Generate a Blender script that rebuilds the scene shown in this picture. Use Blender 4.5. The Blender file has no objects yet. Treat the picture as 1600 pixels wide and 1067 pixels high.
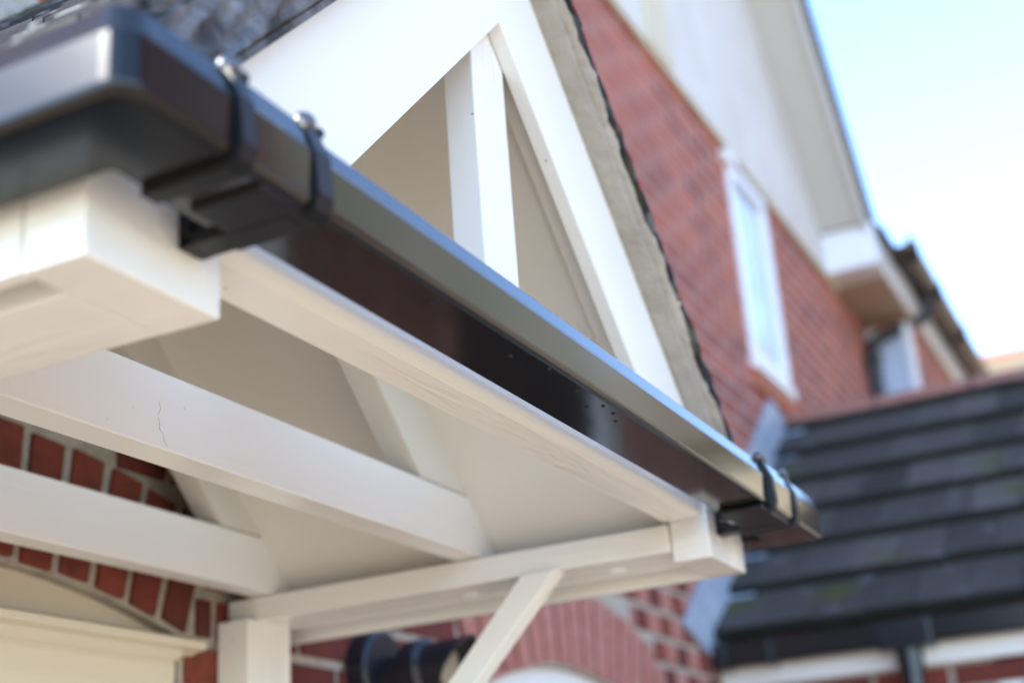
import bpy, bmesh, math, random
from mathutils import Vector, Matrix
random.seed(7)
SC = bpy.context.scene
COL = SC.collection
S = 0.62          # metres per measuring unit
CH = 1.75         # eye height of the camera in metres

# ------------------------------------------------------------------ camera
M = ((0.44540116, -0.89252198, -0.07086832),
     (0.28752777, 0.21754846, -0.93273814),
     (0.84790659, 0.39506604, 0.35352119))
cam = bpy.data.cameras.new('camera')
cam.sensor_width = 36.0
cam.lens = 49.2
cam.clip_start = 0.05
cam.clip_end = 2000
cam.dof.use_dof = True
cam.dof.focus_distance = 2.40 * S
cam.dof.aperture_fstop = 2.6
cam.dof.aperture_blades = 0
co = bpy.data.objects.new('camera', cam)
COL.objects.link(co)
R = Matrix(((M[0][0], -M[1][0], -M[2][0]), (M[0][1], -M[1][1], -M[2][1]), (M[0][2], -M[1][2], -M[2][2])))
co.matrix_world = Matrix.Translation((0, 0, CH)) @ R.to_4x4()
SC.camera = co

# ------------------------------------------------------------------ light
SUN = Vector((-0.60, 0.43, 0.60)).normalized()
w = bpy.data.worlds.new("World"); SC.world = w; w.use_nodes = True
sky = w.node_tree.nodes.new('ShaderNodeTexSky')
sky.sky_type = 'NISHITA'; sky.sun_disc = False
sky.sun_elevation = math.asin(SUN.z); sky.sun_rotation = math.atan2(SUN.x, SUN.y)
sky.air_density = 0.85; sky.dust_density = 0.1; sky.ozone_density = 2.5
bg = w.node_tree.nodes['Background']
w.node_tree.links.new(sky.outputs[0], bg.inputs[0]); bg.inputs[1].default_value = 0.15
ld = bpy.data.lights.new('sun', 'SUN'); ld.energy = 2.0; ld.angle = math.radians(0.5); ld.color = (1, 0.95, 0.87)
lo = bpy.data.objects.new('sun', ld); COL.objects.link(lo)
lo.rotation_euler = SUN.to_track_quat('Z', 'Y').to_euler()
SC.view_settings.view_transform = 'Standard'; SC.view_settings.look = 'None'
SC.view_settings.exposure = 2.65; SC.view_settings.gamma = 1.0
SC.render.engine = 'CYCLES'
SC.cycles.max_bounces = 10; SC.cycles.diffuse_bounces = 6

# ------------------------------------------------------------------ materials
def mat(name, base=(0.8, 0.8, 0.8), rough=0.5, noise=None, bump=None, coat=0.0, metal=0.0, spec=0.5, island=None):
    """noise=(scale, colour2, lo, hi, stretch); bump=(scale, strength, distance, stretch)"""
    m = bpy.data.materials.new(name); m.use_nodes = True
    nt = m.node_tree; N = nt.nodes; L = nt.links
    b = N['Principled BSDF']
    b.inputs['Base Color'].default_value = (*base, 1); b.inputs['Roughness'].default_value = rough
    b.inputs['Metallic'].default_value = metal; b.inputs['Coat Weight'].default_value = coat
    b.inputs['Coat Roughness'].default_value = 0.05; b.inputs['Specular IOR Level'].default_value = spec
    tc = N.new('ShaderNodeTexCoord')
    def coord(st):
        mp = N.new('ShaderNodeMapping'); mp.inputs['Scale'].default_value = st; L.new(tc.outputs['Object'], mp.inputs[0]); return mp.outputs[0]
    last = None
    if island:
        g = N.new('ShaderNodeNewGeometry'); r = N.new('ShaderNodeValToRGB')
        el = r.color_ramp.elements; el[0].color = (*island[0], 1); el[1].color = (*island[-1], 1)
        for i, c in enumerate(island[1:-1]):
            e = el.new((i + 1) / (len(island) - 1)); e.color = (*c, 1)
        L.new(g.outputs['Random Per Island'], r.inputs[0]); last = r.outputs[0]
    if noise:
        sc, c2, lo_, hi_, st = noise
        n = N.new('ShaderNodeTexNoise'); n.inputs['Scale'].default_value = sc; n.inputs['Detail'].default_value = 6
        n.inputs['Roughness'].default_value = 0.6
        L.new(coord(st), n.inputs['Vector'])
        mr = N.new('ShaderNodeMapRange'); mr.inputs['From Min'].default_value = lo_; mr.inputs['From Max'].default_value = hi_
        L.new(n.outputs[0], mr.inputs[0])
        mx = N.new('ShaderNodeMixRGB'); mx.inputs[1].default_value = (*base, 1); mx.inputs[2].default_value = (*c2, 1)
        if last: L.new(last, mx.inputs[1])
        L.new(mr.outputs[0], mx.inputs[0]); last = mx.outputs[0]
    if last: L.new(last, b.inputs['Base Color'])
    if bump:
        sc, stg, dist, st = bump
        n = N.new('ShaderNodeTexNoise'); n.inputs['Scale'].default_value = sc; n.inputs['Detail'].default_value = 5
        L.new(coord(st), n.inputs['Vector'])
        bp = N.new('ShaderNodeBump'); bp.inputs['Strength'].default_value = stg; bp.inputs['Distance'].default_value = dist
        L.new(n.outputs[0], bp.inputs['Height']); L.new(bp.outputs[0], b.inputs['Normal'])
    return m

def paint(name, base, rough=0.25, along=(1, 1, 1), grain=0.8, specks=True, crack=False):
    """brush-painted timber: long grain relief, a few dark specks and hairline cracks"""
    m = bpy.data.materials.new(name); m.use_nodes = True
    nt = m.node_tree; N = nt.nodes; L = nt.links; b = N['Principled BSDF']
    b.inputs['Roughness'].default_value = rough
    tc = N.new('ShaderNodeTexCoord')
    mp = N.new('ShaderNodeMapping'); mp.inputs['Scale'].default_value = along; L.new(tc.outputs['Object'], mp.inputs[0])
    n1 = N.new('ShaderNodeTexNoise'); n1.inputs['Scale'].default_value = 60; n1.inputs['Detail'].default_value = 4; n1.inputs['Distortion'].default_value = 1.2
    L.new(mp.outputs[0], n1.inputs['Vector'])
    n2 = N.new('ShaderNodeTexNoise'); n2.inputs['Scale'].default_value = 6; n2.inputs['Detail'].default_value = 2
    L.new(mp.outputs[0], n2.inputs['Vector'])
    # grain only stands out in patches
    r = N.new('ShaderNodeMapRange'); r.inputs['From Min'].default_value = 0.45; r.inputs['From Max'].default_value = 0.7
    L.new(n2.outputs[0], r.inputs[0])
    mu = N.new('ShaderNodeMath'); mu.operation = 'MULTIPLY'; L.new(n1.outputs[0], mu.inputs[0]); L.new(r.outputs[0], mu.inputs[1])
    ad = N.new('ShaderNodeMath'); ad.operation = 'ADD'; L.new(mu.outputs[0], ad.inputs[0]); L.new(n2.outputs[0], ad.inputs[1])
    bp = N.new('ShaderNodeBump'); bp.inputs['Strength'].default_value = grain; bp.inputs['Distance'].default_value = 0.006
    L.new(ad.outputs[0], bp.inputs['Height']); L.new(bp.outputs[0], b.inputs['Normal'])
    col = N.new('ShaderNodeMixRGB'); col.inputs[1].default_value = (*base, 1); col.inputs[2].default_value = (base[0]*.9, base[1]*.88, base[2]*.83, 1)
    L.new(n2.outputs[0], col.inputs[0]); last = col.outputs[0]
    if specks:
        v = N.new('ShaderNodeTexVoronoi'); v.inputs['Scale'].default_value = 13; v.inputs['Randomness'].default_value = 1
        L.new(tc.outputs['Object'], v.inputs['Vector'])
        m1 = N.new('ShaderNodeMapRange'); m1.inputs['From Min'].default_value = 0.016; m1.inputs['From Max'].default_value = 0.028
        m1.inputs['To Min'].default_value = 1; m1.inputs['To Max'].default_value = 0
        L.new(v.outputs['Distance'], m1.inputs[0])
        mx = N.new('ShaderNodeMixRGB'); mx.inputs[2].default_value = (0.12, 0.09, 0.07, 1); L.new(last, mx.inputs[1])
        m2 = N.new('ShaderNodeMath'); m2.operation = 'MULTIPLY'; m2.inputs[1].default_value = 0.75; L.new(m1.outputs[0], m2.inputs[0])
        L.new(m2.outputs[0], mx.inputs[0]); last = mx.outputs[0]
    L.new(last, b.inputs['Base Color'])
    return m

WHT = (0.80, 0.795, 0.775)
CRM = (0.66, 0.60, 0.48)
m_whx = paint('white_paint_along_x', WHT, along=(0.12, 1, 1))
m_why = paint('white_paint_along_y', WHT, along=(1, 0.12, 1))
m_whz = paint('white_paint_along_z', WHT, along=(1, 1, 0.12), rough=0.3)
m_barge = paint('white_barge_paint', WHT, along=(0.4, 1, 0.4), rough=0.28, grain=0.12)
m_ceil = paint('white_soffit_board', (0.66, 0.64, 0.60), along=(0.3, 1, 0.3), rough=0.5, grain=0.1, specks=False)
m_cream = paint('cream_door_paint', CRM, along=(0.2, 1, 1), rough=0.35, grain=0.1, specks=False)
m_upvc = mat('white_window_plastic', (0.8, 0.81, 0.82), 0.25)
m_rend = mat('pale_render', (0.66, 0.65, 0.62), 0.85, noise=(3, (0.58, 0.56, 0.52), .4, .7, (1, 1, 1)), bump=(70, .2, .004, (1, 1, 1)))
m_creamwood = mat('cream_timber', (0.62, 0.55, 0.40), 0.6, bump=(30, .2, .003, (1, 1, .2)))
m_soff = mat('grey_verge_soffit', (0.55, 0.53, 0.49), 0.6)
m_black = mat('black_gutter_plastic', (0.010, 0.009, 0.009), 0.11, noise=(7, (0.018, 0.015, 0.012), .5, .75, (.5, 1, 1)), bump=(4, .22, .004, (.4, 1, 1)), coat=0.0)
m_black2 = mat('black_fitting_plastic', (0.012, 0.012, 0.013), 0.22, bump=(60, .12, .001, (1, 1, 1)))
m_worn = mat('weathered_black_plastic', (0.004, 0.004, 0.004), 0.22, spec=.36, bump=(6, .2, .003, (1, 1, 1)))
m_strap = mat('black_bracket_plastic', (0.006, 0.006, 0.0065), 0.4, spec=.3, bump=(60, .15, .001, (1, 1, 1)))
m_crack = mat('dark_crack', (0.25, 0.22, 0.20), .9)
m_clip = mat('polished_clip', (0.03, 0.03, 0.032), 0.35, coat=1); m_clip.node_tree.nodes['Principled BSDF'].inputs['Coat Roughness'].default_value = .25
m_blackm = mat('black_satin_plastic', (0.016, 0.016, 0.018), 0.35)
m_lead = mat('grey_lead', (0.28, 0.33, 0.42), 0.45, noise=(9, (0.42, 0.46, 0.53), .4, .7, (1, 1, 1)), bump=(8, .5, .01, (1, 1, 1)))
m_mort = mat('pale_mortar', (0.42, 0.38, 0.32), 0.95, noise=(40, (0.30, 0.27, 0.22), .4, .7, (1, 1, 1)), bump=(120, .8, .004, (1, 1, 1)))
m_verge = mat('stained_verge_mortar', (0.38, 0.335, 0.285), 0.95, noise=(9, (0.29, 0.255, 0.205), .45, .75, (1, 1, 1)), bump=(60, .9, .006, (1, 1, 1)))
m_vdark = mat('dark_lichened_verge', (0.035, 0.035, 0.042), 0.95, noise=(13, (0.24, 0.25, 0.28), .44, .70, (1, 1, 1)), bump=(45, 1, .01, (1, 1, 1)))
m_brick = mat('red_brick', (0.3, 0.07, 0.04), 0.88, island=[(0.085, 0.016, 0.011), (0.15, 0.026, 0.016), (0.21, 0.044, 0.024), (0.11, 0.02, 0.013), (0.18, 0.032, 0.018)],
              noise=(22, (0.06, 0.02, 0.018), .5, .8, (1, 1, 1)), bump=(50, .9, .008, (1, 1, 1)))
m_sill = mat('orange_tile_sill', (0.42, 0.13, 0.07), 0.8, bump=(60, .5, .004, (1, 1, 1)))
m_ridge = mat('clay_ridge_tile', (0.32, 0.13, 0.09), 0.85, noise=(18, (0.20, 0.11, 0.08), .45, .75, (1, 1, 1)), bump=(60, .6, .004, (1, 1, 1)))
m_glass = mat('window_glass', (0.10, 0.13, 0.16), 0.03, coat=1.0)

m_drop = mat('dirt_speck', (0.004, 0.004, 0.004), 0.15, spec=.35)
m_lens = mat('tan_lamp_reflector', (0.30, 0.25, 0.18), 0.4)
m_tan = mat('tan_roof_tile', (0.17, 0.13, 0.08), 0.9, noise=(1.2, (0.14, 0.105, 0.065), .4, .7, (1, 1, 1)))
m_pave = mat('block_paving', (0.37, 0.285, 0.18), 0.9, noise=(2.5, (0.43, 0.34, 0.23), .35, .7, (1, 1, 1)), bump=(40, .5, .01, (1, 1, 1)))
m_hedge = mat('tree_leaf', (0.13, 0.13, 0.05), 0.8, noise=(3, (0.20, 0.16, 0.09), .4, .6, (1, 1, 1)), bump=(8, 1, .1, (1, 1, 1)))
m_copper = mat('brown_felt', (0.10, 0.05, 0.04), 0.8)

def slate(name, cols, moss=(0.07, 0.075, 0.02), lichen=(0.12, 0.12, 0.12), mamt=(.66, .74), lamt=(.62, .72), rough=.62, nsc=5):
    m = mat(name, cols[0], rough, island=cols, bump=(50, .6, .004, (1, 1, 1)), noise=(60, tuple(c * .6 for c in cols[0]), .45, .8, (1, 1, 1)))
    nt = m.node_tree; N = nt.nodes; L = nt.links; b = N['Principled BSDF']
    src = b.inputs['Base Color'].links[0].from_socket
    for k, (c, (a, z), sc) in enumerate(((lichen, lamt, nsc * 3.4), (moss, mamt, nsc))):
        n = N.new('ShaderNodeTexNoise'); n.inputs['Scale'].default_value = sc; n.inputs['Detail'].default_value = 5
        tc = N.new('ShaderNodeTexCoord'); mp = N.new('ShaderNodeMapping'); mp.inputs['Location'].default_value = (k * 7.3, 2, 1)
        L.new(tc.outputs['Object'], mp.inputs[0]); L.new(mp.outputs[0], n.inputs['Vector'])
        r = N.new('ShaderNodeMapRange'); r.inputs['From Min'].default_value = a; r.inputs['From Max'].default_value = z
        L.new(n.outputs[0], r.inputs[0])
        x = N.new('ShaderNodeMixRGB'); L.new(r.outputs[0], x.inputs[0]); L.new(src, x.inputs[1]); x.inputs[2].default_value = (*c, 1)
        src = x.outputs[0]
    L.new(src, b.inputs['Base Color'])
    return m
m_slate = slate('weathered_slate', [(0.030, 0.030, 0.034), (0.04, 0.04, 0.044), (0.022, 0.022, 0.026)], mamt=(.56, .66), lamt=(.5, .62), rough=.95)
m_butt = mat('shaded_tile_edge', (0.012, 0.013, 0.010), 0.95)  # shadow line under each tile course, put into the butt face colour
m_wslate = slate('grey_roof_tile', [(0.062, 0.053, 0.046), (0.082, 0.070, 0.062), (0.036, 0.031, 0.027), (0.115, 0.098, 0.086)], nsc=3.2, lamt=(.60, .75), mamt=(.60, .70), rough=.9)

for q_ in (m_slate, m_wslate): q_.node_tree.nodes['Principled BSDF'].inputs['Specular IOR Level'].default_value = .15

def brickwall(name, soft=False, off=(0, 0)):
    m = bpy.data.materials.new(name); m.use_nodes = True
    nt = m.node_tree; N = nt.nodes; L = nt.links; b = N['Principled BSDF']; b.inputs['Roughness'].default_value = .9
    tc = N.new('ShaderNodeTexCoord'); sp = N.new('ShaderNodeSeparateXYZ'); L.new(tc.outputs['Object'], sp.inputs[0])
    xy = N.new('ShaderNodeMath'); xy.operation = 'SUBTRACT'; L.new(sp.outputs[0], xy.inputs[0]); L.new(sp.outputs[1], xy.inputs[1])
    cb = N.new('ShaderNodeCombineXYZ'); L.new(xy.outputs[0], cb.inputs[0]); L.new(sp.outputs[2], cb.inputs[1])
    mp = N.new('ShaderNodeMapping'); mp.inputs['Location'].default_value = (off[0], off[1], 0); L.new(cb.outputs[0], mp.inputs[0])
    br = N.new('ShaderNodeTexBrick'); L.new(mp.outputs[0], br.inputs['Vector'])
    br.inputs['Scale'].default_value = 1; br.inputs['Brick Width'].default_value = .248; br.inputs['Row Height'].default_value = .0825
    br.inputs['Mortar Size'].default_value = .008; br.inputs['Mortar Smooth'].default_value = .3
    br.inputs['Color1'].default_value = (0.46, 0.115, 0.06, 1); br.inputs['Color2'].default_value = (0.25, 0.06, 0.045, 1)
    br.inputs['Mortar'].default_value = (0.54, 0.42, 0.38, 1)
    n = N.new('ShaderNodeTexNoise'); n.inputs['Scale'].default_value = 3; n.inputs['Detail'].default_value = 4; L.new(tc.outputs['Object'], n.inputs['Vector'])
    x = N.new('ShaderNodeMixRGB'); x.blend_type = 'MULTIPLY'; x.inputs[0].default_value = .5
    L.new(br.outputs[0], x.inputs[1]); rr = N.new('ShaderNodeValToRGB'); rr.color_ramp.elements[0].position = .3; rr.color_ramp.elements[1].position = .7
    rr.color_ramp.elements[0].color = (.62, .60, .66, 1); L.new(n.outputs[0], rr.inputs[0]); L.new(rr.outputs[0], x.inputs[2])
    L.new(x.outputs[0], b.inputs['Base Color'])
    bp = N.new('ShaderNodeBump'); bp.invert = True; bp.inputs['Distance'].default_value = .006; L.new(br.outputs['Fac'], bp.inputs['Height']); L.new(bp.outputs[0], b.inputs['Normal'])
    return m
m_bwall = brickwall('brickwork')
m_bpale = mat('pale_pink_brick', (0.40, 0.18, 0.15), 0.88, island=[(0.30, 0.10, 0.075), (0.40, 0.16, 0.12), (0.34, 0.12, 0.085)], noise=(20, (0.42, 0.24, 0.20), .45, .8, (1, 1, 1)), bump=(90, .7, .004, (1, 1, 1)))

# ------------------------------------------------------------------ mesh helpers (measuring units in, metres out)
ORG = {}
def T(p): return Vector((p[0] * S, p[1] * S, p[2] * S + CH))

def thing(name, label, cat, base, group=None):
    o = bpy.data.objects.new(name, None); COL.objects.link(o); o.empty_display_size = .1
    o.location = T(base); o['label'] = label; o['category'] = cat
    if group: o['group'] = group
    ORG[o] = T(base); return o
def tag(o, label, cat, group=None):
    o['label'] = label; o['category'] = cat
    if group: o['group'] = group
    return o
def link(name, bm, m, parent=None, label=None, smooth=False, base=None, metres=False):
    me = bpy.data.meshes.new(name)
    org = ORG[parent] if parent else (T(base) if base else Vector((0, 0, 0)))
    for v in bm.verts:
        v.co = (v.co if metres else T(v.co)) - org
    bmesh.ops.recalc_face_normals(bm, faces=bm.faces)
    if smooth:
        for f in bm.faces: f.smooth = True
    bm.to_mesh(me); bm.free(); me.materials.append(m)
    if smooth:
        try: me.set_sharp_from_angle(angle=math.radians(35))
        except Exception: pass
    o = bpy.data.objects.new(name, me); COL.objects.link(o)
    if parent: o.parent = parent; ORG[o] = ORG[parent]
    else: o.location = org; ORG[o] = org
    if label: o['label'] = label
    return o
def B(): return bmesh.new()
def merge(bm, t):
    me = bpy.data.meshes.new('t'); t.to_mesh(me); t.free(); bm.from_mesh(me); bpy.data.meshes.remove(me)
def box(bm, x0, x1, y0, y1, z0, z1, bev=0.0):
    t = bmesh.new()
    r = bmesh.ops.create_cube(t, size=1)
    for v in t.verts:
        v.co = Vector(((x0 + x1) / 2 + v.co.x * (x1 - x0), (y0 + y1) / 2 + v.co.y * (y1 - y0), (z0 + z1) / 2 + v.co.z * (z1 - z0)))
    if bev: bmesh.ops.bevel(t, geom=t.edges[:], offset=bev, segments=2, affect='EDGES', profile=.6)
    merge(bm, t); return bm
def prism(bm, pts, ax, a0, a1, bev=0.0):
    """pts in the plane of the other two axes (order x,y,z without ax), extruded from a0 to a1 along ax"""
    t = bmesh.new()
    def P(p, a):
        q = [p[0], p[1]]; q.insert(ax, a); return Vector(q)
    v0 = [t.verts.new(P(p, a0)) for p in pts]; v1 = [t.verts.new(P(p, a1)) for p in pts]
    n = len(pts)
    t.faces.new(v0); t.faces.new(v1[::-1])
    for i in range(n): t.faces.new((v0[i], v1[i], v1[(i + 1) % n], v0[(i + 1) % n]))
    if bev:
        bmesh.ops.recalc_face_normals(t, faces=t.faces)
        bmesh.ops.bevel(t, geom=t.edges[:], offset=bev, segments=2, affect='EDGES', profile=.6)
    merge(bm, t); return bm
def tube(bm, pts, r, n=20, cap=True, rads=None):
    pts = [Vector(p) for p in pts]; rings = []
    t = bmesh.new(); up = Vector((0.31, 0.17, 0.93)).normalized()
    for i, p in enumerate(pts):
        d = ((pts[min(i + 1, len(pts) - 1)] - pts[max(i - 1, 0)])).normalized()
        a = d.cross(up).normalized(); b = a.cross(d).normalized(); rr = rads[i] if rads else r
        rings.append([t.verts.new(p + a * math.cos(k / n * 2 * math.pi) * rr + b * math.sin(k / n * 2 * math.pi) * rr) for k in range(n)])
    for a, b in zip(rings, rings[1:]):
        for k in range(n): t.faces.new((a[k], a[(k + 1) % n], b[(k + 1) % n], b[k]))
    if cap: t.faces.new(rings[0]); t.faces.new(rings[-1][::-1])
    merge(bm, t); return bm
def sweep(bm, prof, path, closed=True):
    """prof: (outward, z) list; path: list of ((x,y),(dx,dy)) with offset direction per station (mitred)"""
    t = bmesh.new(); rings = []
    for (p, d) in path:
        rings.append([t.verts.new((p[0] + d[0] * u, p[1] + d[1] * u, z)) for u, z in prof])
    n = len(prof)
    for a, b in zip(rings, rings[1:]):
        for k in range(n): t.faces.new((a[k], a[(k + 1) % n], b[(k + 1) % n], b[k]))
    t.faces.new(rings[0]); t.faces.new(rings[-1][::-1])
    merge(bm, t); return bm

XC = 2.245
def mir(x): return 2 * XC - x
# ================================================================== HOUSE
Hs = thing('brick_house', 'red brick house with pale rendered gable and arched openings behind the porch canopy', 'house', (2.2, 2.4, -CH / S))
GZ = -CH / S
def facewall(bm, x0, x1, z0, z1, y, holes, depth=.16):
    xs = sorted({x0, x1, *[h[0] for h in holes], *[h[1] for h in holes]}); zs = sorted({z0, z1, *[h[2] for h in holes], *[h[3] for h in holes]})
    for i in range(len(xs) - 1):
        for j in range(len(zs) - 1):
            cx = (xs[i] + xs[i + 1]) / 2; cz = (zs[j] + zs[j + 1]) / 2
            if any(h[0] < cx < h[1] and h[2] < cz < h[3] for h in holes): continue
            bm.faces.new([bm.verts.new(p) for p in ((xs[i], y, zs[j]), (xs[i + 1], y, zs[j]), (xs[i + 1], y, zs[j + 1]), (xs[i], y, zs[j + 1]))])
    for h in holes:
        for a, b in (((h[0], h[2]), (h[0], h[3])), ((h[0], h[3]), (h[1], h[3])), ((h[1], h[3]), (h[1], h[2])), ((h[1], h[2]), (h[0], h[2]))):
            bm.faces.new([bm.verts.new(p) for p in ((a[0], y, a[1]), (b[0], y, b[1]), (b[0], y + depth, b[1]), (a[0], y + depth, a[1]))])
DOOR = (1.535, 2.955, GZ, .745); WIN = (4.65, 6.35, -1.2, .78)
ARCH = [(2.24, -1.755, 2.5, 2.83, .715), (5.5, -1.72, 2.5, 2.86, .86)]   # cx, cz, r in, r out, half opening
ZL = 1.95
bm = B(); facewall(bm, .5, 7.6, GZ, ZL, 2.408, [DOOR, WIN])
for cx, cz, ri, ro, hw in ARCH:      # spandrels fill the corners above the arches
    pts = []
    top = cz + ri
    for sgn in (-1, 1):
        arc = [(cx + sgn * hw * k / 8, cz + math.sqrt(ri * ri - (hw * k / 8) ** 2)) for k in range(9)]
        poly = arc + [(cx + sgn * hw, top + .001)]
        bm.faces.new([bm.verts.new((px, 2.4079, pz)) for px, pz in poly])
        for (ax, az), (bx, bz) in zip(arc, arc[1:]):
            bm.faces.new([bm.verts.new(p) for p in ((ax, 2.408, az), (bx, 2.408, bz), (bx, 2.5, bz), (ax, 2.5, az))])
bmw = bm
# individual bricks of the lower wall
bm2 = B(); bm = B(); P = .40; CRS = .133
def inside(x, z):
    for (cx, cz, ri, ro, hw), o in zip(ARCH, (DOOR, WIN)):
        r = math.hypot(x - cx, z - cz); a = abs(math.atan2(x - cx, z - cz))
        if r < ro + .012 and r > 1.5 and a < math.asin((hw + .02) / ri) + .0 and z > .3: return True
        if o[0] - .006 < x < o[1] + .006 and o[2] < z < o[3] - .1: return True
    return False
row = 0; z = .633 - 25 * CRS
while z < ZL - .02:
    z0, z1 = z + .014, z + CRS - .014
    if z1 > GZ and (z > -1.6):
        x = .5 - (row % 2) * P / 2 + random.uniform(-.01, .01); nn = 0
        while x < 7.52:
            PP = P if x < 4.45 else .165; nn += 1
            a, b = max(x + .014, .5), min(x + PP - .014, 7.58)
            if z1 > ZL: z1 = ZL
            # trim against arches and openings
            zs = [z0 + .005, (z0 + z1) / 2, z1 - .005]; n = 24
            seg = []; run = None
            for k in range(n + 1):
                xx = a + (b - a) * k / n
                ok = not any(inside(xx, q) for q in zs)
                if ok and run is None: run = xx
                if (not ok or k == n) and run is not None:
                    if xx - run > .03: seg.append((run, xx if ok else xx - (b - a) / n))
                    run = None
            for s0, s1 in seg:
                if s1 - s0 > .02:
                    dy = random.uniform(-.002, .003)
                    box(bm2 if (x > 4.45 and (nn + row) % 2) else bm, s0, s1, 2.396 + dy, 2.42, z0 + random.uniform(-.002, .002), z1 + random.uniform(-.002, .002), .006)
            x += PP
    z += CRS; row += 1

for k_, b3 in ((1, bm), (2, bm2)):
    for f_ in b3.faces: f_.material_index = k_
    merge(bmw, b3)
o_ = link('lower_wall', bmw, m_mort, Hs); o_.data.materials.append(m_brick); o_.data.materials.append(m_bpale)
# arches of bricks on end
for (cx, cz, ri, ro, hw), nb, lab in zip(ARCH, (12, 14), ('shallow brick arch over the door under the canopy', 'shallow brick arch over the white window right of the brace')):
    bm = B(); A = math.asin(hw / ri) + .012
    for k in range(nb):
        a0 = -A + 2 * A * k / nb + .006; a1 = -A + 2 * A * (k + 1) / nb - .006
        dr = random.uniform(-.006, .006)
        t = bmesh.new()
        pts = [(cx + r * math.sin(a), cz + r * math.cos(a)) for r, a in ((ri + .012 + dr, a0), (ri + .012 + dr, a1), (ro + dr, a1), (ro + dr, a0))]
        prism(bm, pts, 1, 2.394 + random.uniform(-.002, .003), 2.49, .006)
        t.free()
    if cx > 4:
        b3 = B()
        for k in range(nb + 1):
            a_ = -A + 2 * A * k / nb
            prism(b3, [(cx + r_ * math.sin(a_ + q_), cz + r_ * math.cos(a_ + q_)) for r_, q_ in ((ri + .02, -.0045), (ri + .02, .0045), (ro - .02, .0045), (ro - .02, -.0045))], 1, 2.401, 2.45)
        for f_ in b3.faces: f_.material_index = 1
        merge(bm, b3)
    o_ = link('brick_arch', bm, m_brick if cx < 4 else m_bpale, Hs, label=lab)
    if cx > 4: o_.data.materials.append(m_brick)
# upper wall, with two window openings
W1 = (9.08, 10.08, 3.20, 4.86); W2 = (13.85, 15.5, 3.8, 4.80)
bm = B(); facewall(bm, .5, 20.0, ZL, 4.96, 2.40, [W1])
facewall(bm, 7.6, 20.0, GZ, ZL, 2.40, [])
# side wall on the left and a back
for q in (((.5, 2.4, GZ), (.5, 9, GZ), (.5, 9, 5), (.5, 2.4, 5)), ((.5, 9, GZ), (20, 9, GZ), (20, 9, 5), (.5, 9, 5)), ((20, 2.4, GZ), (20, 9, GZ), (20, 9, 5), (20, 2.4, 5))):
    bm.faces.new([bm.verts.new(p) for p in q])
link('upper_wall', bm, m_bwall, Hs)
# gable of pale render
GX, GA, SR = 7.72, 9.68, 17.4
bm = B(); prism(bm, [(GX - (SR - GX - 4.9), 4.9), (SR - 4.9, 4.9), (GX, SR - GX)], 1, 2.375, 2.5)
link('gable_render', bm, m_rend, Hs)
for x0, x1, z0, z1 in ((7.47, 7.93, 4.95, 9.5),):
    bm = B(); box(bm, x0, x1, 2.35, 2.38, z0, z1, .006); link('gable_timber', bm, m_creamwood, Hs)
bm = B(); box(bm, 3.1, 12.3, 2.355, 2.40, 4.885, 4.93, .004); link('gable_trim', bm, m_creamwood, Hs)
for s in (1, -1):
    mx = (lambda x: x) if s == 1 else (lambda x: 2 * GX - x)
    bm = B(); prism(bm, [(mx(GX), SR - GX), (mx(SR - 5.35), 5.35), (mx(SR - 5.35 + .03), 5.38), (mx(GX), SR - GX + .06)], 1, 1.99, 2.376)
    link('verge_soffit', bm, m_soff, Hs)
    bm = B(); prism(bm, [(mx(GX), SR - GX - .04), (mx(SR - 5.3), 5.26), (mx(SR - 5.3 + .32), 5.26), (mx(GX), SR - GX + .28)], 1, 1.95, 1.99, .004)
    link('barge_board', bm, m_soff, Hs)
    bm = B(); prism(bm, [(mx(GX), SR - GX + .29), (mx(SR - 5.3 + .30), 5.29), (mx(SR - 5.3 + .42), 5.29), (mx(GX), SR - GX + .41)], 1, 1.91, 8)
    for k in range(22):   # stepped tile edges along the verge
        d = .3 * k; x = SR - 5.3 + .42 - d
        prism(bm, [(mx(x), 5.29 + d), (mx(x - .3), 5.59 + d), (mx(x - .28), 5.64 + d), (mx(x + .035), 5.325 + d)], 1, 1.905, 2.4)
    link('gable_roof', bm, m_copper if 0 else m_slate, Hs)
for x0, x1 in ((12.1, 20.0), (.45, 3.34)):
    bm = B(); box(bm, x0, x1, 1.9, 2.398, 4.95, 5.36, .006); link('eaves_box', bm, m_upvc, Hs)
    bm = B(); prism(bm, [(1.86, 5.25), (7, 10.35), (7, 10.5), (1.82, 5.33)], 0, x0 + .1, x1); link('main_roof', bm, m_slate, Hs)
bm = B(); box(bm, 12.45, 19.95, 1.93, 2.39, 4.93, 4.951); link('eaves_soffit', bm, mat('tan_soffit', (0.42, 0.33, 0.24), .8), Hs)

m_pale = mat('pale_reflecting_glass', (0.50, 0.58, 0.70), .15)  # bright reflection in the pane put into its base colour
def window(parent, x0, x1, z0, z1, y, mull=1, fr=.09, gm=None):
    bm = B()
    box(bm, x0, x0 + fr, y, y + .1, z0, z1, .004); box(bm, x1 - fr, x1, y, y + .1, z0, z1, .004)
    box(bm, x0 + fr, x1 - fr, y + .002, y + .1, z1 - fr, z1 - .001, .004); box(bm, x0 + fr, x1 - fr, y + .002, y + .1, z0 + .001, z0 + fr, .004)
    for k in range(1, mull + 1):
        c = x0 + (x1 - x0) * k / (mull + 1); box(bm, c - fr / 2, c + fr / 2, y + .004, y + .1, z0 + fr, z1 - fr, .004)
    f = link('window', bm, m_upvc, parent)
    bm = B(); box(bm, x0 + fr / 2, x1 - fr / 2, y + .045, y + .06, z0 + fr / 2, z1 - fr / 2); link('pane', bm, gm or m_glass, f)
    return f
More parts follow.
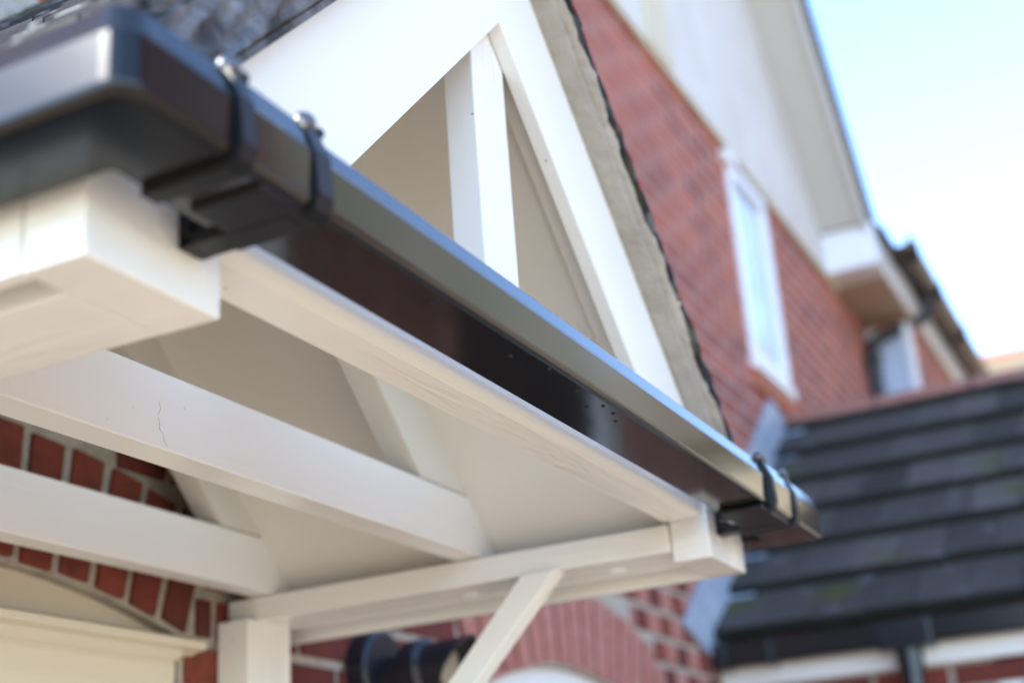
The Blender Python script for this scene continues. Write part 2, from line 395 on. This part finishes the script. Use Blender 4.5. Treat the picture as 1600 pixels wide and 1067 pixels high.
f = window(Hs, W1[0], W1[1], W1[2] + .04, W1[3], 2.38, 0, .12, m_pale)
bm = B(); box(bm, W1[0] - .02, W1[1] - .02, 2.35, 2.42, W1[2] - .04, W1[2] + .05, .01); link('sill', bm, m_upvc, f)
bm = B(); box(bm, W1[0] - .06, W1[0] + .16, 2.345, 2.42, W1[3] - .09, W1[3] + .0, .01); link('head_board', bm, m_upvc, f)
bm = B(); box(bm, 13.66, 19.5, 1.96, 2.399, 4.86, 4.949); box(bm, 13.66, 19.5, 1.96, 2.399, 1.2, 3.9); box(bm, 13.70, 19.5, 1.97, 2.398, 3.9, 4.86)
link('bay', bm, m_bwall, Hs)
bm = B(); box(bm, 13.62, 13.70, 1.955, 2.03, 3.9, 4.86, .006); box(bm, 13.62, 13.70, 2.33, 2.396, 3.9, 4.86, .006); box(bm, 13.625, 13.70, 2.03, 2.33, 4.78, 4.859, .004); box(bm, 13.625, 13.70, 2.03, 2.33, 3.901, 3.98, .004)
f = link('window', bm, m_upvc, Hs, label='small white framed side window of the bay under the eaves')
bm = B(); box(bm, 13.66, 13.69, 2.0, 2.36, 3.93, 4.83); link('pane', bm, m_pale, f)
f = window(Hs, WIN[0], WIN[1], WIN[2], .62, 2.47, 0, .08, mat('dark_curtained_glass', (0.02, 0.018, 0.018), .5, spec=.1))
bm = B(); box(bm, WIN[0], WIN[1], 2.45, 2.47, .60, .79); link('head_panel', bm, m_upvc, f)
bm = B()
for k in range(6): box(bm, 9.0 + k * .2 + .008, 9.2 + k * .2 - .008, 2.37, 2.42, 3.02, 3.15, .008)
link('tile_sill', bm, m_sill, Hs)
# entrance door frame with moulded head, arch panel above
d = link('door_frame', box(B(), 1.54, 2.95, 2.43, 2.47, .46, .60, .004), m_cream, Hs)
bm = B(); prism(bm, [(2.345, .603), (2.345, .622), (2.37, .634), (2.47, .64), (2.47, .59), (2.40, .59), (2.375, .598)], 0, 1.50, 2.995, .002)
link('head_moulding', bm, m_cream, d)
bm = B()
prism(bm, [(2.41, .50), (2.404, .56), (2.412, .60), (2.43, .60), (2.43, .46), (2.42, .46)], 0, 1.55, 2.94, .002)
prism(bm, [(2.40, .575), (2.38, .592), (2.38, .60), (2.43, .60), (2.43, .57)], 0, 1.55, 2.94, .001)
box(bm, 2.83, 2.93, 2.418, 2.47, GZ, .50, .004); box(bm, 1.56, 1.66, 2.418, 2.47, GZ, .50, .004)
link('frame_moulding', bm, m_cream, d)
bm = B(); arc = [(2.24 + .713 * k / 12, -1.755 + math.sqrt(6.25 - (.713 * k / 12) ** 2) + .012) for k in range(-12, 13)]
prism(bm, [(1.527, .60), (2.953, .60)] + arc[::-1], 1, 2.446, 2.49); link('arch_panel', bm, m_cream, Hs, label='cream curved panel filling the arch over the door')
bm = B(); box(bm, 1.66, 2.83, 2.46, 2.50, GZ + .02, .46, .01)
for zz in (-2.5, -1.5, -.5): box(bm, 1.85, 2.20, 2.45, 2.462, zz, zz + .75, .008); box(bm, 2.30, 2.65, 2.45, 2.462, zz, zz + .75, .008)
link('door', bm, mat('dark_door_paint', (0.03, 0.05, 0.09), .3), Hs)

# upper gutter and downpipe
def halfgutter(x0, x1, yc, zc, r):
    bm = B(); t = bmesh.new(); prof = []
    for k in range(13):
        a = math.pi + math.pi * k / 12; prof.append((yc + math.cos(a) * r, zc + math.sin(a) * r))
    for k in range(12, -1, -1):
        a = math.pi + math.pi * k / 12; prof.append((yc + math.cos(a) * r * .9, zc + math.sin(a) * r * .9))
    t.free(); prism(bm, prof, 0, x0, x1)
    for x in (x0 + .3, x0 + 1.5, x0 + 3): box(bm, x, x + .08, yc - r - .015, yc + r, zc - r - .015, zc + .02, .004)
    return bm
ug = link('roof_gutter', halfgutter(12.6, 19.9, 1.79, 5.38, .14), m_strap, None, base=(12.5, 1.8, 5.3))
tag(ug, 'black half-round gutter along the eaves of the house above the downpipe', 'gutter')
bm = B(); tube(bm, [(14.0, 1.80, 5.24), (14.0, 1.80, 5.05), (13.95, 1.86, 4.98), (13.45, 2.22, 4.72), (13.35, 2.30, 4.62), (13.35, 2.31, 4.45), (13.35, 2.31, 2.2)], .065)
dp = link('downpipe', bm, m_blackm, None, smooth=True, base=(13.3, 2.3, 4.6)); tag(dp, 'black downpipe with swan neck at the far end of the brick wall', 'downpipe')
for zz in (4.45, 3.2):
    bm = B(); tube(bm, [(13.35, 2.31, zz - .05), (13.35, 2.31, zz + .05)], .085); link('pipe_collar', bm, m_blackm, dp)

# ================================================================== SIDE WING
Wg = thing('side_wing', 'low tiled side wing with a grey roof and clay ridge joining the brick house', 'house wing', (8.7, 0, GZ))
K = .78; L0 = math.hypot(1, K)
def RP(t, y, h=0):     # a point t up the roof slope, h off it
    return Vector((7.43 + t / L0 - h * K / L0, y, 1.075 + t * K / L0 + h / L0))
YN = -.4
bm = B(); exp = .462; ncr = 7; RL = 3.03
for i in range(ncr):
    y = 2.37; off = (i % 2) * .13
    first = True
    while y > YN:
        wdt = .27 if not first else .27 - off
        first = False
        y0 = y - wdt; j = random.uniform(-.006, .006); h = random.uniform(0, .006)
        t0 = i * exp + j; t1 = min((i + 1) * exp + .08, RL)
        a, b_ = y0 + .0025, y - .0025
        vs = [RP(t0, a, .022 + h), RP(t0, b_, .022 + h * .6), RP(t1, b_, .002), RP(t1, a, .002), RP(t0, a, .085 + h), RP(t0, b_, .085 + h * .6), RP(t1, b_, .022), RP(t1, a, .022)]
        t_ = [bm.verts.new(v) for v in vs]
        for q in ((0, 3, 2, 1), (4, 5, 6, 7), (0, 1, 5, 4), (1, 2, 6, 5), (2, 3, 7, 6), (3, 0, 4, 7)):
            f_ = bm.faces.new([t_[k] for k in q])
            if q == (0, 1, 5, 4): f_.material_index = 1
        y = y0
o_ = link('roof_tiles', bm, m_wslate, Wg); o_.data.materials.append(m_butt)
bm = B()
vs = [RP(0, 2.39, -.02), RP(0, YN, -.02), RP(RL, YN, -.02), RP(RL, 2.39, -.02)]
bm.faces.new([bm.verts.new(v) for v in vs])
top = RP(RL, 0, 0); xr = top.x; zr = top.z
bm.faces.new([bm.verts.new(v) for v in ((xr, 2.39, zr), (xr, YN, zr), (xr + 3.4, YN, zr - 2.6), (xr + 3.4, 2.39, zr - 2.6))])
link('roof_deck', bm, m_copper, Wg)
bm = B(); y = 2.39
while y > YN:
    n = 10; ring = []
    for k in range(n + 1):
        a = math.pi * k / n; ring.append((xr + .02 - .24 * math.cos(a), zr - .17 + .23 * math.sin(a)))
    inner = [(xr + .02 + (p[0] - xr - .02) * .88, zr - .17 + (p[1] - zr + .17) * .88) for p in ring][::-1]
    prism(bm, ring + inner, 1, y - .66, y - .01 + random.uniform(-.004, .004)); y -= .67
link('ridge_tiles', bm, m_ridge, Wg, smooth=False)
bm = B(); box(bm, 7.475, 7.50, YN, 2.39, .935, 1.075, .003); link('fascia_board', bm, m_cream, Wg)
bm = B(); prism(bm, [(7.50, .84), (7.485, .86), (7.49, .90), (7.485, .93), (7.55, .934), (7.55, .84)], 0, 0, 1) if 0 else None
bm = B(); t = [(7.50, .842), (7.482, .87), (7.488, .90), (7.482, .932), (7.56, .933), (7.56, .842)]
prism(bm, [(a, b) for a, b in t], 1, YN, 2.39); link('eaves_moulding', bm, m_upvc, Wg)
bm = B()
zz = .84 - CRS; row = 0
box(bm, 7.56, 7.62, YN, 2.40, GZ, .90) if 0 else None
while zz > -1.4:
    y = 2.39 - (row % 2) * P / 2
    y = 2.39 + (row % 2) * P / 2
    while y > YN + .2:
        a, b_ = y - P + .014, min(y - .014, 2.39)
        if not (a < .98 and zz + CRS < .82 and zz > -1.2):
            box(bm, 7.55 + random.uniform(-.002, .002), 7.60, a, b_, zz + .014, zz + CRS - .014, .006)
        elif b_ > .98: box(bm, 7.55, 7.60, .98, b_, zz + .009, zz + CRS - .009, .006)
        y -= P
    zz -= CRS; row += 1
for f_ in bm.faces: f_.material_index = 1
box(bm, 7.562, 7.7, .975, 2.399, GZ, .842); box(bm, 7.562, 7.7, YN + .1, .975, GZ, -1.21)
prism(bm, [(7.563, GZ), (12.9, GZ), (12.9, .85), (xr, zr - .1), (7.563, .85)], 1, YN + .08, YN + .2)
o_ = link('wall', bm, m_mort, Wg); o_.data.materials.append(m_brick)
bm = B(); box(bm, 7.57, 7.64, .87, .972, -1.2, .80, .006); box(bm, 7.57, 7.64, -.2, -.1, -1.2, .80, .006); box(bm, 7.572, 7.64, -.1, .87, .70, .80, .006)
f = link('window', bm, m_upvc, Wg)
bm = B(); box(bm, 7.60, 7.615, -.15, .9, -1.2, .75); link('pane', bm, m_glass, f)
# lead flashing dressed against the main wall
bm = B(); n = 12
for i in range(n):
    t0 = i * 3.03 / n - .12; t1 = (i + 1) * 3.03 / n - .10
    p0 = RP(t0, 2.38, .0); p1 = RP(t1, 2.38, .0)
    wv = .40
    a = (p0.x - wv, p0.z + .13); b_ = (p0.x + .06, p0.z - .02); c = (p1.x + .06, p1.z - .02); dd = (p1.x - wv, p1.z + .12)
    prism(bm, [a, b_, c, dd], 1, 2.372 - .004 * (i % 2) - .002 * i / n, 2.392, .002)
for i in range(6):
    p0 = RP(i * exp, 2.3, .06)
    q = [RP(i * exp + .02, 2.39, .064), RP(i * exp + .02, 2.22, .064), RP((i + 1) * exp, 2.22, .034), RP((i + 1) * exp, 2.39, .034)]
    bm.faces.new([bm.verts.new(v) for v in q])
link('lead_flashing', bm, m_lead, Wg)

# wing gutter with outlet and downpipe
prof = [(7.475, 1.05), (7.475, .955), (7.455, .935), (7.36, .935), (7.335, .955), (7.33, 1.06), (7.345, 1.06), (7.348, .96), (7.365, .948), (7.45, .948), (7.462, .96), (7.462, 1.05)]
bm = B(); prism(bm, prof, 1, YN, 2.36)
wgut = link('wing_gutter', bm, m_black2, None, base=(7.4, 1, 1)); tag(wgut, 'long black square gutter under the grey tiles of the low side wing', 'gutter')
bm = B(); box(bm, 7.318, 7.47, 2.30, 2.375, .92, 1.068, .006); link('stop_end', bm, m_black2, wgut)
for yy in (2.05, .2):
    bm = B(); box(bm, 7.322, 7.472, yy, yy + .05, .921, 1.066, .004); link('gutter_bracket', bm, m_black2, wgut)
bm = B(); box(bm, 7.315, 7.473, 1.22, 1.50, .915, 1.064, .008); tube(bm, [(7.395, 1.355, .93), (7.395, 1.355, .80)], .068); link('outlet', bm, m_black2, wgut)
bm = B(); tube(bm, [(7.395, 1.355, .86), (7.395, 1.355, .5), (7.395, 1.355, GZ + .05)], .055)
wdp = link('downpipe', bm, m_black2, None, smooth=True, base=(7.39, 1.35, 0)); tag(wdp, 'straight black downpipe dropping from the low side wing gutter', 'downpipe')

# ================================================================== PORCH CANOPY
Cp = thing('porch_canopy', 'white painted timber porch canopy with open gable front and slate roof', 'porch canopy', (XC, 1.7, .66))
BV = .0035
def part(name, bm, m, label=None, **k): return link(name, bm, m, Cp, label=label, **k)
# side beams: end block, inner beam, outer board
for side in (0, 1):
    fx = (lambda x: x) if side == 0 else mir
    zb = .664 if side == 0 else .688
    def bx(bm, x0, x1, *a):
        a0, a1 = sorted((fx(x0), fx(x1))); return box(bm, a0, a1, *a)
    p = part('side_beam', bx(B(), 1.135, 1.345 if side else 1.30, 1.094, 2.39, zb, .753, BV), m_why)
    link('outer_board', bx(B(), 1.06, 1.085, 1.095, 2.39, zb + .0 if side == 0 else .662, .84, BV), m_why, p)
    link('end_block', bx(B(), 1.06, 1.30 if side == 0 else 1.33, 1.0 - (.004 if side else 0), 1.092, .663, .85, BV), m_why, p)
    if side == 1:
        for yy in (1.28, 1.70):
            bm = B(); tube(bm, [(3.27, yy, .692), (3.27, yy, .684)], .022, 16); link('screw_cap', bm, m_upvc, p)
# front beam with a rounded nose
prof = [(1.0185, .7575)]
for k in range(0, 11):
    a = math.radians(70 - 7 * k); prof.append((1.026 - .028 * math.cos(a), .784 - .028 * math.sin(a)))
prof += [(.998, .85), (1.002, .862), (1.010, .868), (1.0235, .87), (1.0235, .90), (1.095, .90), (1.095, .757), (1.0205, .757), (1.0195, .7585)]
bm = B(); t = bmesh.new(); t.free(); prism(bm, prof, 0, 1.302, 3.128)
part('front_beam', bm, m_whx, smooth=True)
bm = B(); box(bm, 1.302, 3.188, 1.0235, 1.048, .852, .93, BV); part('fascia_board', bm, m_whx)
# joists
for (y0, y1), lab in (((1.60, 1.675), 'front joist with hairline cracks in the paint'), ((2.24, 2.31), 'rear joist next to the brick wall')):
    bm = B(); box(bm, 1.16, mir(1.16), y0, y1, .7555, .902, BV); JN = part('joist', bm, m_whx, lab).name
    if y0 < 2:
        jn = bpy.data.objects[JN]
        for pts in ([(1.901, .843), (1.906, .829), (1.899, .818)], [(1.900, .812), (1.904, .798), (1.903, .791), (1.914, .783), (1.916, .772), (1.927, .762)], [(1.97, .85), (1.974, .846)], [(1.832, .814), (1.834, .811)], [(1.766, .777), (1.769, .774)]):
            bm = B()
            tube(bm, [(x, 1.5998, z) for x, z in pts],   .0008, 6, rads=[.00015 + .00035 * ((k * 37) % 5) / 4 for k in range(len(pts))])
            link('paint_crack', bm, m_crack, jn)
# rafters
def rafter(y0, y1, su, sc, zf, name='rafter'):
    for side in (0, 1):
        fx = (lambda x: x) if side == 1 else mir
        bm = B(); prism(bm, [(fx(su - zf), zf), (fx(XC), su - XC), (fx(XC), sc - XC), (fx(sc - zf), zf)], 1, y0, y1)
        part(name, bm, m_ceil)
rafter(1.054, 1.10, 3.95, 4.01, .86)
rafter(1.602, 1.673, 3.77, 4.005, .906)
rafter(2.242, 2.308, 3.83, 4.005, .906)
# ceiling boards under the roof
for side in (0, 1):
    fx = (lambda x: x) if side == 1 else mir
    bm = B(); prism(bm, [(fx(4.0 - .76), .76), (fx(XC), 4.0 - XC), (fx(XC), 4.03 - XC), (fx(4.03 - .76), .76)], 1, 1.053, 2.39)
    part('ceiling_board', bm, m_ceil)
# king post
bm = B(); box(bm, 2.172, 2.316, 1.054, 1.120, .89, 1.70, BV); part('king_post', bm, m_whz)
# barge boards
for side in (0, 1):
    fx = (lambda x: x) if side == 1 else mir
    bm = B(); e = .0015
    prism(bm, [(fx(3.878 - .86), .86), (fx(XC + e), 3.878 - XC), (fx(XC + e), 4.203 - XC), (fx(4.203 - .86), .86)], 1, 1.02, 1.0525, .002)
    part('barge_board', bm, m_barge)
# braces and wall posts
for side in (0, 1):
    fx = (lambda x: x) if side == 0 else mir
    x0, x1 = sorted((fx(1.195), fx(1.36)))
    bm = B(); prism(bm, [(1.385, .69), (1.482, .69), (2.30, -.182), (2.30, -.235)], 0, 3.13 if side else 1.20, 3.19 if side else 1.30, BV); part('brace', bm, m_why)
    x0, x1 = (3.10, 3.295) if side else (1.2, 1.39)
    bm = B(); box(bm, x0, x1, 2.29, 2.392, -.6, .69 if side else .663, BV); part('wall_post', bm, m_whz)
# undercloak, slates, mortar
for side in (0, 1):
    fx = (lambda x: x) if side == 1 else mir
    bm = B(); prism(bm, [(fx(XC), 4.206 - XC), (fx(4.206 - .80), .80), (fx(4.222 - .80), .80), (fx(XC), 4.222 - XC)], 1, .972, 2.39)
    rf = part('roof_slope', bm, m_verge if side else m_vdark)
    # mortar bedding with a ragged face
    bm = B(); n = 90; rows = []
    for i in range(n + 1):
        t = i / n * 1.16
        def pt(s, y): return bm.verts.new((fx(XC + t), y, s - XC - t))
        r = random.uniform
        tp = 4.262 if side else 4.365; m_ = 4 if side else 12
        col = [pt(4.2225, .974 + r(0, .006))]
        for q_ in range(1, m_):
            g_ = .954 + .004 * math.sin(i * .55 + q_ * 1.3) + .005 * math.sin(i * .23 - q_ * .8)
            col.append(pt(4.2225 + (tp - 4.2225) * q_ / m_ + r(-.002, .002), g_ + r(-.003, .003)))
        rows.append(col + [pt(tp, .962 + r(-.006, .006)), pt(tp, 1.05), pt(4.2225, 1.05)])
    for a, b_ in zip(rows, rows[1:]):
        nn_ = len(a)
        for k in range(nn_): bm.faces.new((a[k], a[(k + 1) % nn_], b_[(k + 1) % nn_], b_[k]))
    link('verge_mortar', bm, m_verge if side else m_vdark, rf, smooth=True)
    # slates: courses from the eaves to the ridge
    bm = B(); ex = .118; L = 1.225
    nc = int(L / ex) + 1
    for i in range(nc):
        y = .945 + random.uniform(-.002, .002); first = True
        while y < 2.38:
            wd = .30 if not (first and i % 2) else .15
            first = False
            y1 = min(y + wd, 2.388)
            t0 = L - i * ex + random.uniform(-.006, .006); t1 = max(t0 - ex - .05, .0)     # t measured down from ridge in x
            h = random.uniform(-.002, .004)
            up_ = 0 if side else .115
            def q(t, y, s): return Vector((fx(XC + t), y, s - XC - t + up_))
            jy = random.uniform(-.0015, .0015)
            vs = [q(t0, y + .004 + jy, 4.244), q(t0, y1 - .003, 4.244), q(t1, y1 - .003, 4.244), q(t1, y + .004, 4.244),
                  q(t0, y + .004 + jy, 4.288 + h), q(t0, y1 - .003, 4.288), q(t1, y1 - .003, 4.268), q(t1, y + .004, 4.272)]
            tb = bmesh.new(); tv = [tb.verts.new(v) for v in vs]
            for k in ((0, 3, 2, 1), (4, 5, 6, 7), (0, 1, 5, 4), (1, 2, 6, 5), (2, 3, 7, 6), (3, 0, 4, 7)): tb.faces.new([tv[z_] for z_ in k])
            if y < 1.0:
                bmesh.ops.subdivide_edges(tb, edges=tb.edges[:], cuts=5, use_grid_fill=True)
                for v in tb.verts:
                    if v.co.y < y + .03:
                        v.co.y += random.uniform(-.005, .003); v.co.z += random.uniform(-.003, .003)
            merge(bm, tb)
            y = y1
    link('slates', bm, m_slate, rf)
bm = B(); y = .95
while y < 2.3:
    ring = [(XC - .15 * math.cos(math.pi * k / 8), 4.15 - XC + .02 + .12 * math.sin(math.pi * k / 8)) for k in range(9)]
    inner = [(XC + (a - XC) * .88, 2.075 - .15 + (b_ - 1.925) * .88) for a, b_ in ring][::-1]
    prism(bm, ring + inner, 1, y, min(y + .46, 2.385)); y += .465
part('ridge_tiles', bm, m_ridge)
# lead apron where the canopy roof meets the wall
bm = B()
for side in (0, 1):
    fx = (lambda x: x) if side == 1 else mir
    prism(bm, [(fx(XC), 4.29 - XC), (fx(XC + 1.25), 4.29 - XC - 1.25), (fx(XC + 1.25), 4.50 - XC - 1.25), (fx(XC), 4.50 - XC)], 1, 2.372, 2.394)
part('lead_apron', bm, m_lead)
bm = B(); n = 70; rows = []
for i in range(n + 1):      # cement fillet where the left slope meets the brickwork
    t = i / n * 1.2; rr = lambda a: random.uniform(-a, a)
    def pt(d, y): return bm.verts.new((XC - t, y, XC - t + d))
    rows.append([pt(-.10, 2.30 + rr(.008)), pt(-.075 + rr(.006), 2.31 + rr(.008)), pt(-.05 + rr(.006), 2.335 + rr(.008)), pt(-.03 + rr(.008), 2.365), pt(-.03, 2.371), pt(-.10, 2.371)])
for a, b_ in zip(rows, rows[1:]):
    for k in range(6): bm.faces.new((a[k], a[(k + 1) % 6], b_[(k + 1) % 6], b_[k]))
part('mortar_fillet', bm, m_verge)

# ================================================================== PORCH GUTTER
X0, X1, YF = .913, 3.545, .819
Gt = thing('porch_gutter', 'glossy black square gutter wrapping the front of the white porch canopy', 'gutter', (2.2, .9, .74))
def gprof(o=0.0, bh=.768):
    # (inset from the outer face line, z): outer skin then inner skin
    c = .011
    out = [(.119 + o, bh), (.118 + o, .741 - o), (c, .741 - o), (c*.62 - o*.3, .741 + c*.08 - o), (c * .3 - o * .7, .741 + c * .3 - o * .7), (c*.08 - o, .741 + c*.62 - o*.3), (-o, .741 + c), (.0 - o, .8085), (.0008 - o, .8115), (.0025 - o, .8145), (.0125 - o * .6, .845 + o * .8), (.0155 - o*.4, .8485 + o), (.020, .8497 + o)]
    inn = [(.024, .846), (.018, .838), (.007, .810), (.007, .752), (.016, .748), (.113, .748), (.114, bh)]
    return out + inn
def gpath(a, b_):
    """front run between x=a and x=b_; None means go round the corner to the wall"""
    st = []
    def arc(cx, cy, sx):
        rr = .032 if sx > 0 else .012; out = []
        for k in range(6):
            an = math.pi / 2 * k / 5
            p = (cx + sx * rr * (1 - math.cos(an)), cy + rr * (1 - math.sin(an)))
            mt = (cx + sx * .16, cy + .16)
            out.append((p, ((mt[0] - p[0]) / .16, (mt[1] - p[1]) / .16)))
        return out
    if a is None: st += [((X0, 2.385), (1, 0))] + arc(X0, YF, 1)
    else: st += [((a, YF), (0, 1))]
    if b_ is None: st += arc(X1, YF, -1)[::-1] + [((X1, 2.385), (-1, 0))]
    else: st += [((b_, YF), (0, 1))]
    return st
def gut(name, a, b_, o, m, prof=None):
    bm = B(); sweep(bm, prof or gprof(o), gpath(a, b_)); return link(name, bm, m, Gt)
gut('front_channel', 1.25, 3.09, 0, m_black)
# corner angles with their returns to the wall
for nm, a, b_ in (('corner_angle', None, 1.10), ('corner_angle', 3.29, None)):
    bm = B(); sweep(bm, gprof(.0035, .846), gpath(a, b_)); link(nm, bm, m_worn if a is None else m_black, Gt)
def union(a, b_, arm):
    bm = B(); sweep(bm, gprof(.0065, .84), gpath(a + .012, b_ - .012)); u = link('union_bracket', bm, m_black, Gt)
    for xa, xb in ((a, a + .026), (b_ - .032, b_)):
        bm = B(); o = .014
        pr = [(.126, .77), (.125, .741 - o), (.008, .741 - o), (-o * .6, .741 - o * .5), (-o, .755), (-o * .7, .812), (.008, .856), (.022, .862), (.03, .85), (.012, .84), (.001, .81), (.001, .75), (.12, .745), (.121, .77)]
        sweep(bm, pr, gpath(xa, xb)); link('strap', bm, m_strap, u, smooth=False)
        bm = B(); t = bmesh.new(); bmesh.ops.create_uvsphere(t, u_segments=18, v_segments=10, radius=1)
        for v in t.verts: v.co = Vector(((xa + xb) / 2 + v.co.x * .017, YF + .016 + v.co.y * .015, .860 + v.co.z * .015))
        merge(bm, t); link('clip', bm, m_clip, u, smooth=True)
        bm = B(); box(bm, xb, xb + .012, YF + .004, YF + .03, .85, .861, .003); link('clip_tab', bm, m_black2, u)
    # arm under the gutter running back to a plate on the timber
    bm = B(); box(bm, arm[0], arm[1], YF + .006, .925, .7265, .738, .003); box(bm, arm[1] - .045, arm[1] - .001, YF + .02, .996, .7255, .74, .003); box(bm, arm[1] - .045, arm[1] - .001, .978, .9965, .7245, .81, .003)
    box(bm, arm[1] - .04, arm[1] - .01, YF + .09, .985, .733, .76, .003)
    link('arm', bm, m_strap, u)
    return u
union(1.085, 1.262, (1.145, 1.258))
union(3.085, 3.30, (3.035, 3.265))
for i, (x, y) in enumerate([(1.575, .849), (1.832, .858), (1.923, .835), (2.047, .842), (2.144, .865), (2.156, .84), (2.207, .843), (2.253, .857)]):
    bm = B(); t = bmesh.new(); bmesh.ops.create_uvsphere(t, u_segments=14, v_segments=8, radius=1)
    for v in t.verts: v.co = Vector((x + v.co.x * .005, y + v.co.y * .004, .7412 + v.co.z * .003))
    merge(bm, t); link('water_drop', bm, m_drop, Gt, smooth=True)

# ================================================================== WALL LAMP
Lp = thing('wall_lamp', 'black outdoor spot lamp on the brick wall below the canopy beam', 'lamp', (3.86, 2.39, .63))
m_lamp = mat('dark_lamp_metal', (0.012, 0.014, 0.020), 0.42, coat=.1)
bm = B(); tube(bm, [(3.87, 2.392, .62), (3.87, 2.335, .62), (3.87, 2.325, .62)], .13, 28, rads=[.13, .13, .118]); link('back_plate', bm, m_lamp, Lp, smooth=True)
bm = B(); tube(bm, [(3.87, 2.33, .60), (3.865, 2.20, .605)], .066, 24); link('body', bm, m_lamp, Lp, smooth=True)
bm = B(); tube(bm, [(3.862, 2.235, .605), (3.862, 2.225, .605), (3.855, 2.165, .607), (3.855, 2.155, .607)], .095, 24, rads=[.08, .095, .095, .08]); link('ring', bm, m_lamp, Lp, smooth=True)
bm = B(); t = bmesh.new(); n = 28; r1 = []; r2 = []; r3 = []; r4 = []
for k in range(n):
    a = 2 * math.pi * k / n; cx_, cz_ = math.cos(a) * .078, math.sin(a) * .078
    fy = .11 * (cz_ / .078)        # mouth cut on a slant, longer on top
    r1.append(t.verts.new((3.855 + cx_, 2.155, .607 + cz_))); r2.append(t.verts.new((3.85 + cx_ * .98, 2.055 - fy * .5, .615 + cz_ * .98)))
    r3.append(t.verts.new((3.85 + cx_ * .86, 2.055 - fy * .5, .615 + cz_ * .86))); r4.append(t.verts.new((3.855 + cx_ * .86, 2.13, .607 + cz_ * .86)))
for A_, B_ in ((r1, r2), (r2, r3), (r3, r4)):
    for k in range(n): t.faces.new((A_[k], A_[(k + 1) % n], B_[(k + 1) % n], B_[k]))
merge(bm, t); link('hood', bm, m_lamp, Lp, smooth=True)
bm = B(); tube(bm, [(3.852, 2.13, .607), (3.852, 2.09, .607)], .066, 20); link('reflector', bm, m_lens, Lp)

# ================================================================== NEIGHBOUR AND GROUND
Nb = thing('neighbour_house', 'distant house with a sunlit tan tiled roof at the right edge', 'house', (42, 4, GZ))
bm = B(); prism(bm, [(37, 8.2), (42, 13.35), (47, 8.2), (46.8, 8.0), (42, 13.0), (37.2, 8.0)], 1, -3, 12); link('roof', bm, m_tan, Nb)
bm = B()
for k in range(22): prism(bm, [(37.1 + k * .223, 8.32 + k * .23), (37.1 + k * .223, 8.38 + k * .23), (37.4 + k * .223, 8.64 + k * .23)], 1, -3.01, 12.01)
link('tile_rows', bm, m_tan, Nb)
bm = B(); tube(bm, [(42, -3, 13.3), (42, 12, 13.3)], .22, 10); link('ridge', bm, m_ridge, Nb)
bm = B(); box(bm, 37.6, 46.4, -2.6, 11.5, GZ, 8.3); link('wall', bm, m_bwall, Nb)

bm = B(); bm.faces.new([bm.verts.new(v) for v in ((-300, -300, 0), (300, -300, 0), (300, 300, 0), (-300, 300, 0))])
g = link('ground', bm, m_pave, None, metres=True); g['kind'] = 'structure'

# unseen houses added across the drive for the gloss of the gutter to mirror
Op = thing('reflection_red_house', 'tall red brick house with slate roof, added unseen for the red gutter reflection', 'house', (8.5, -11, GZ))
bm = B(); box(bm, 8, 12.9, -15, -7.4, GZ, 10.2); link('wall', bm, mat('deep_red_brick', (0.20, 0.028, 0.022), .9, noise=(.9, (0.07, 0.03, 0.03), .42, .6, (1, 1, 1))), Op)
bm = B(); prism(bm, [(-7.0, 10.1), (-11.2, 13.5), (-15.4, 10.1)], 0, 7.7, 13.0); link('roof', bm, m_slate, Op)
for x in (8.5, 10.8): window(Op, x, x + 1.4, 4.5, 6.6, -7.42, 1, .1)
Cr = thing('reflection_cream_house', 'sunlit cream rendered house, added unseen for the gutter to mirror', 'house', (50, -16, GZ))  # added out of view so the far gutter end mirrors a sunlit wall
bm = B(); box(bm, 44, 56, -26, -7, GZ, 13); link('wall', bm, mat('cream_render', (0.62, 0.52, 0.36), .9), Cr)
bm = B(); prism(bm, [(43, 12.8), (50, 18.5), (57, 12.8)], 1, -27, -6); link('roof', bm, m_tan, Cr)
Tt = thing('reflection_tan_terrace', 'tall tan brick terrace, added unseen to brighten the gutter reflection', 'house', (24, -14, GZ))  # unseen terrace added to give the gutter face its tan reflection
bm = B(); box(bm, 13.2, 31, -20, -9.3, GZ, 15); link('wall', bm, mat('tan_brick', (0.40, 0.34, 0.26), .9, noise=(.5, (0.28, 0.27, 0.19), .4, .6, (1, 1, 1))), Tt)
bm = B(); prism(bm, [(-8.9, 14.9), (-14.6, 19.5), (-20.4, 14.9)], 0, 13.05, 31.3); link('roof', bm, m_slate, Tt)
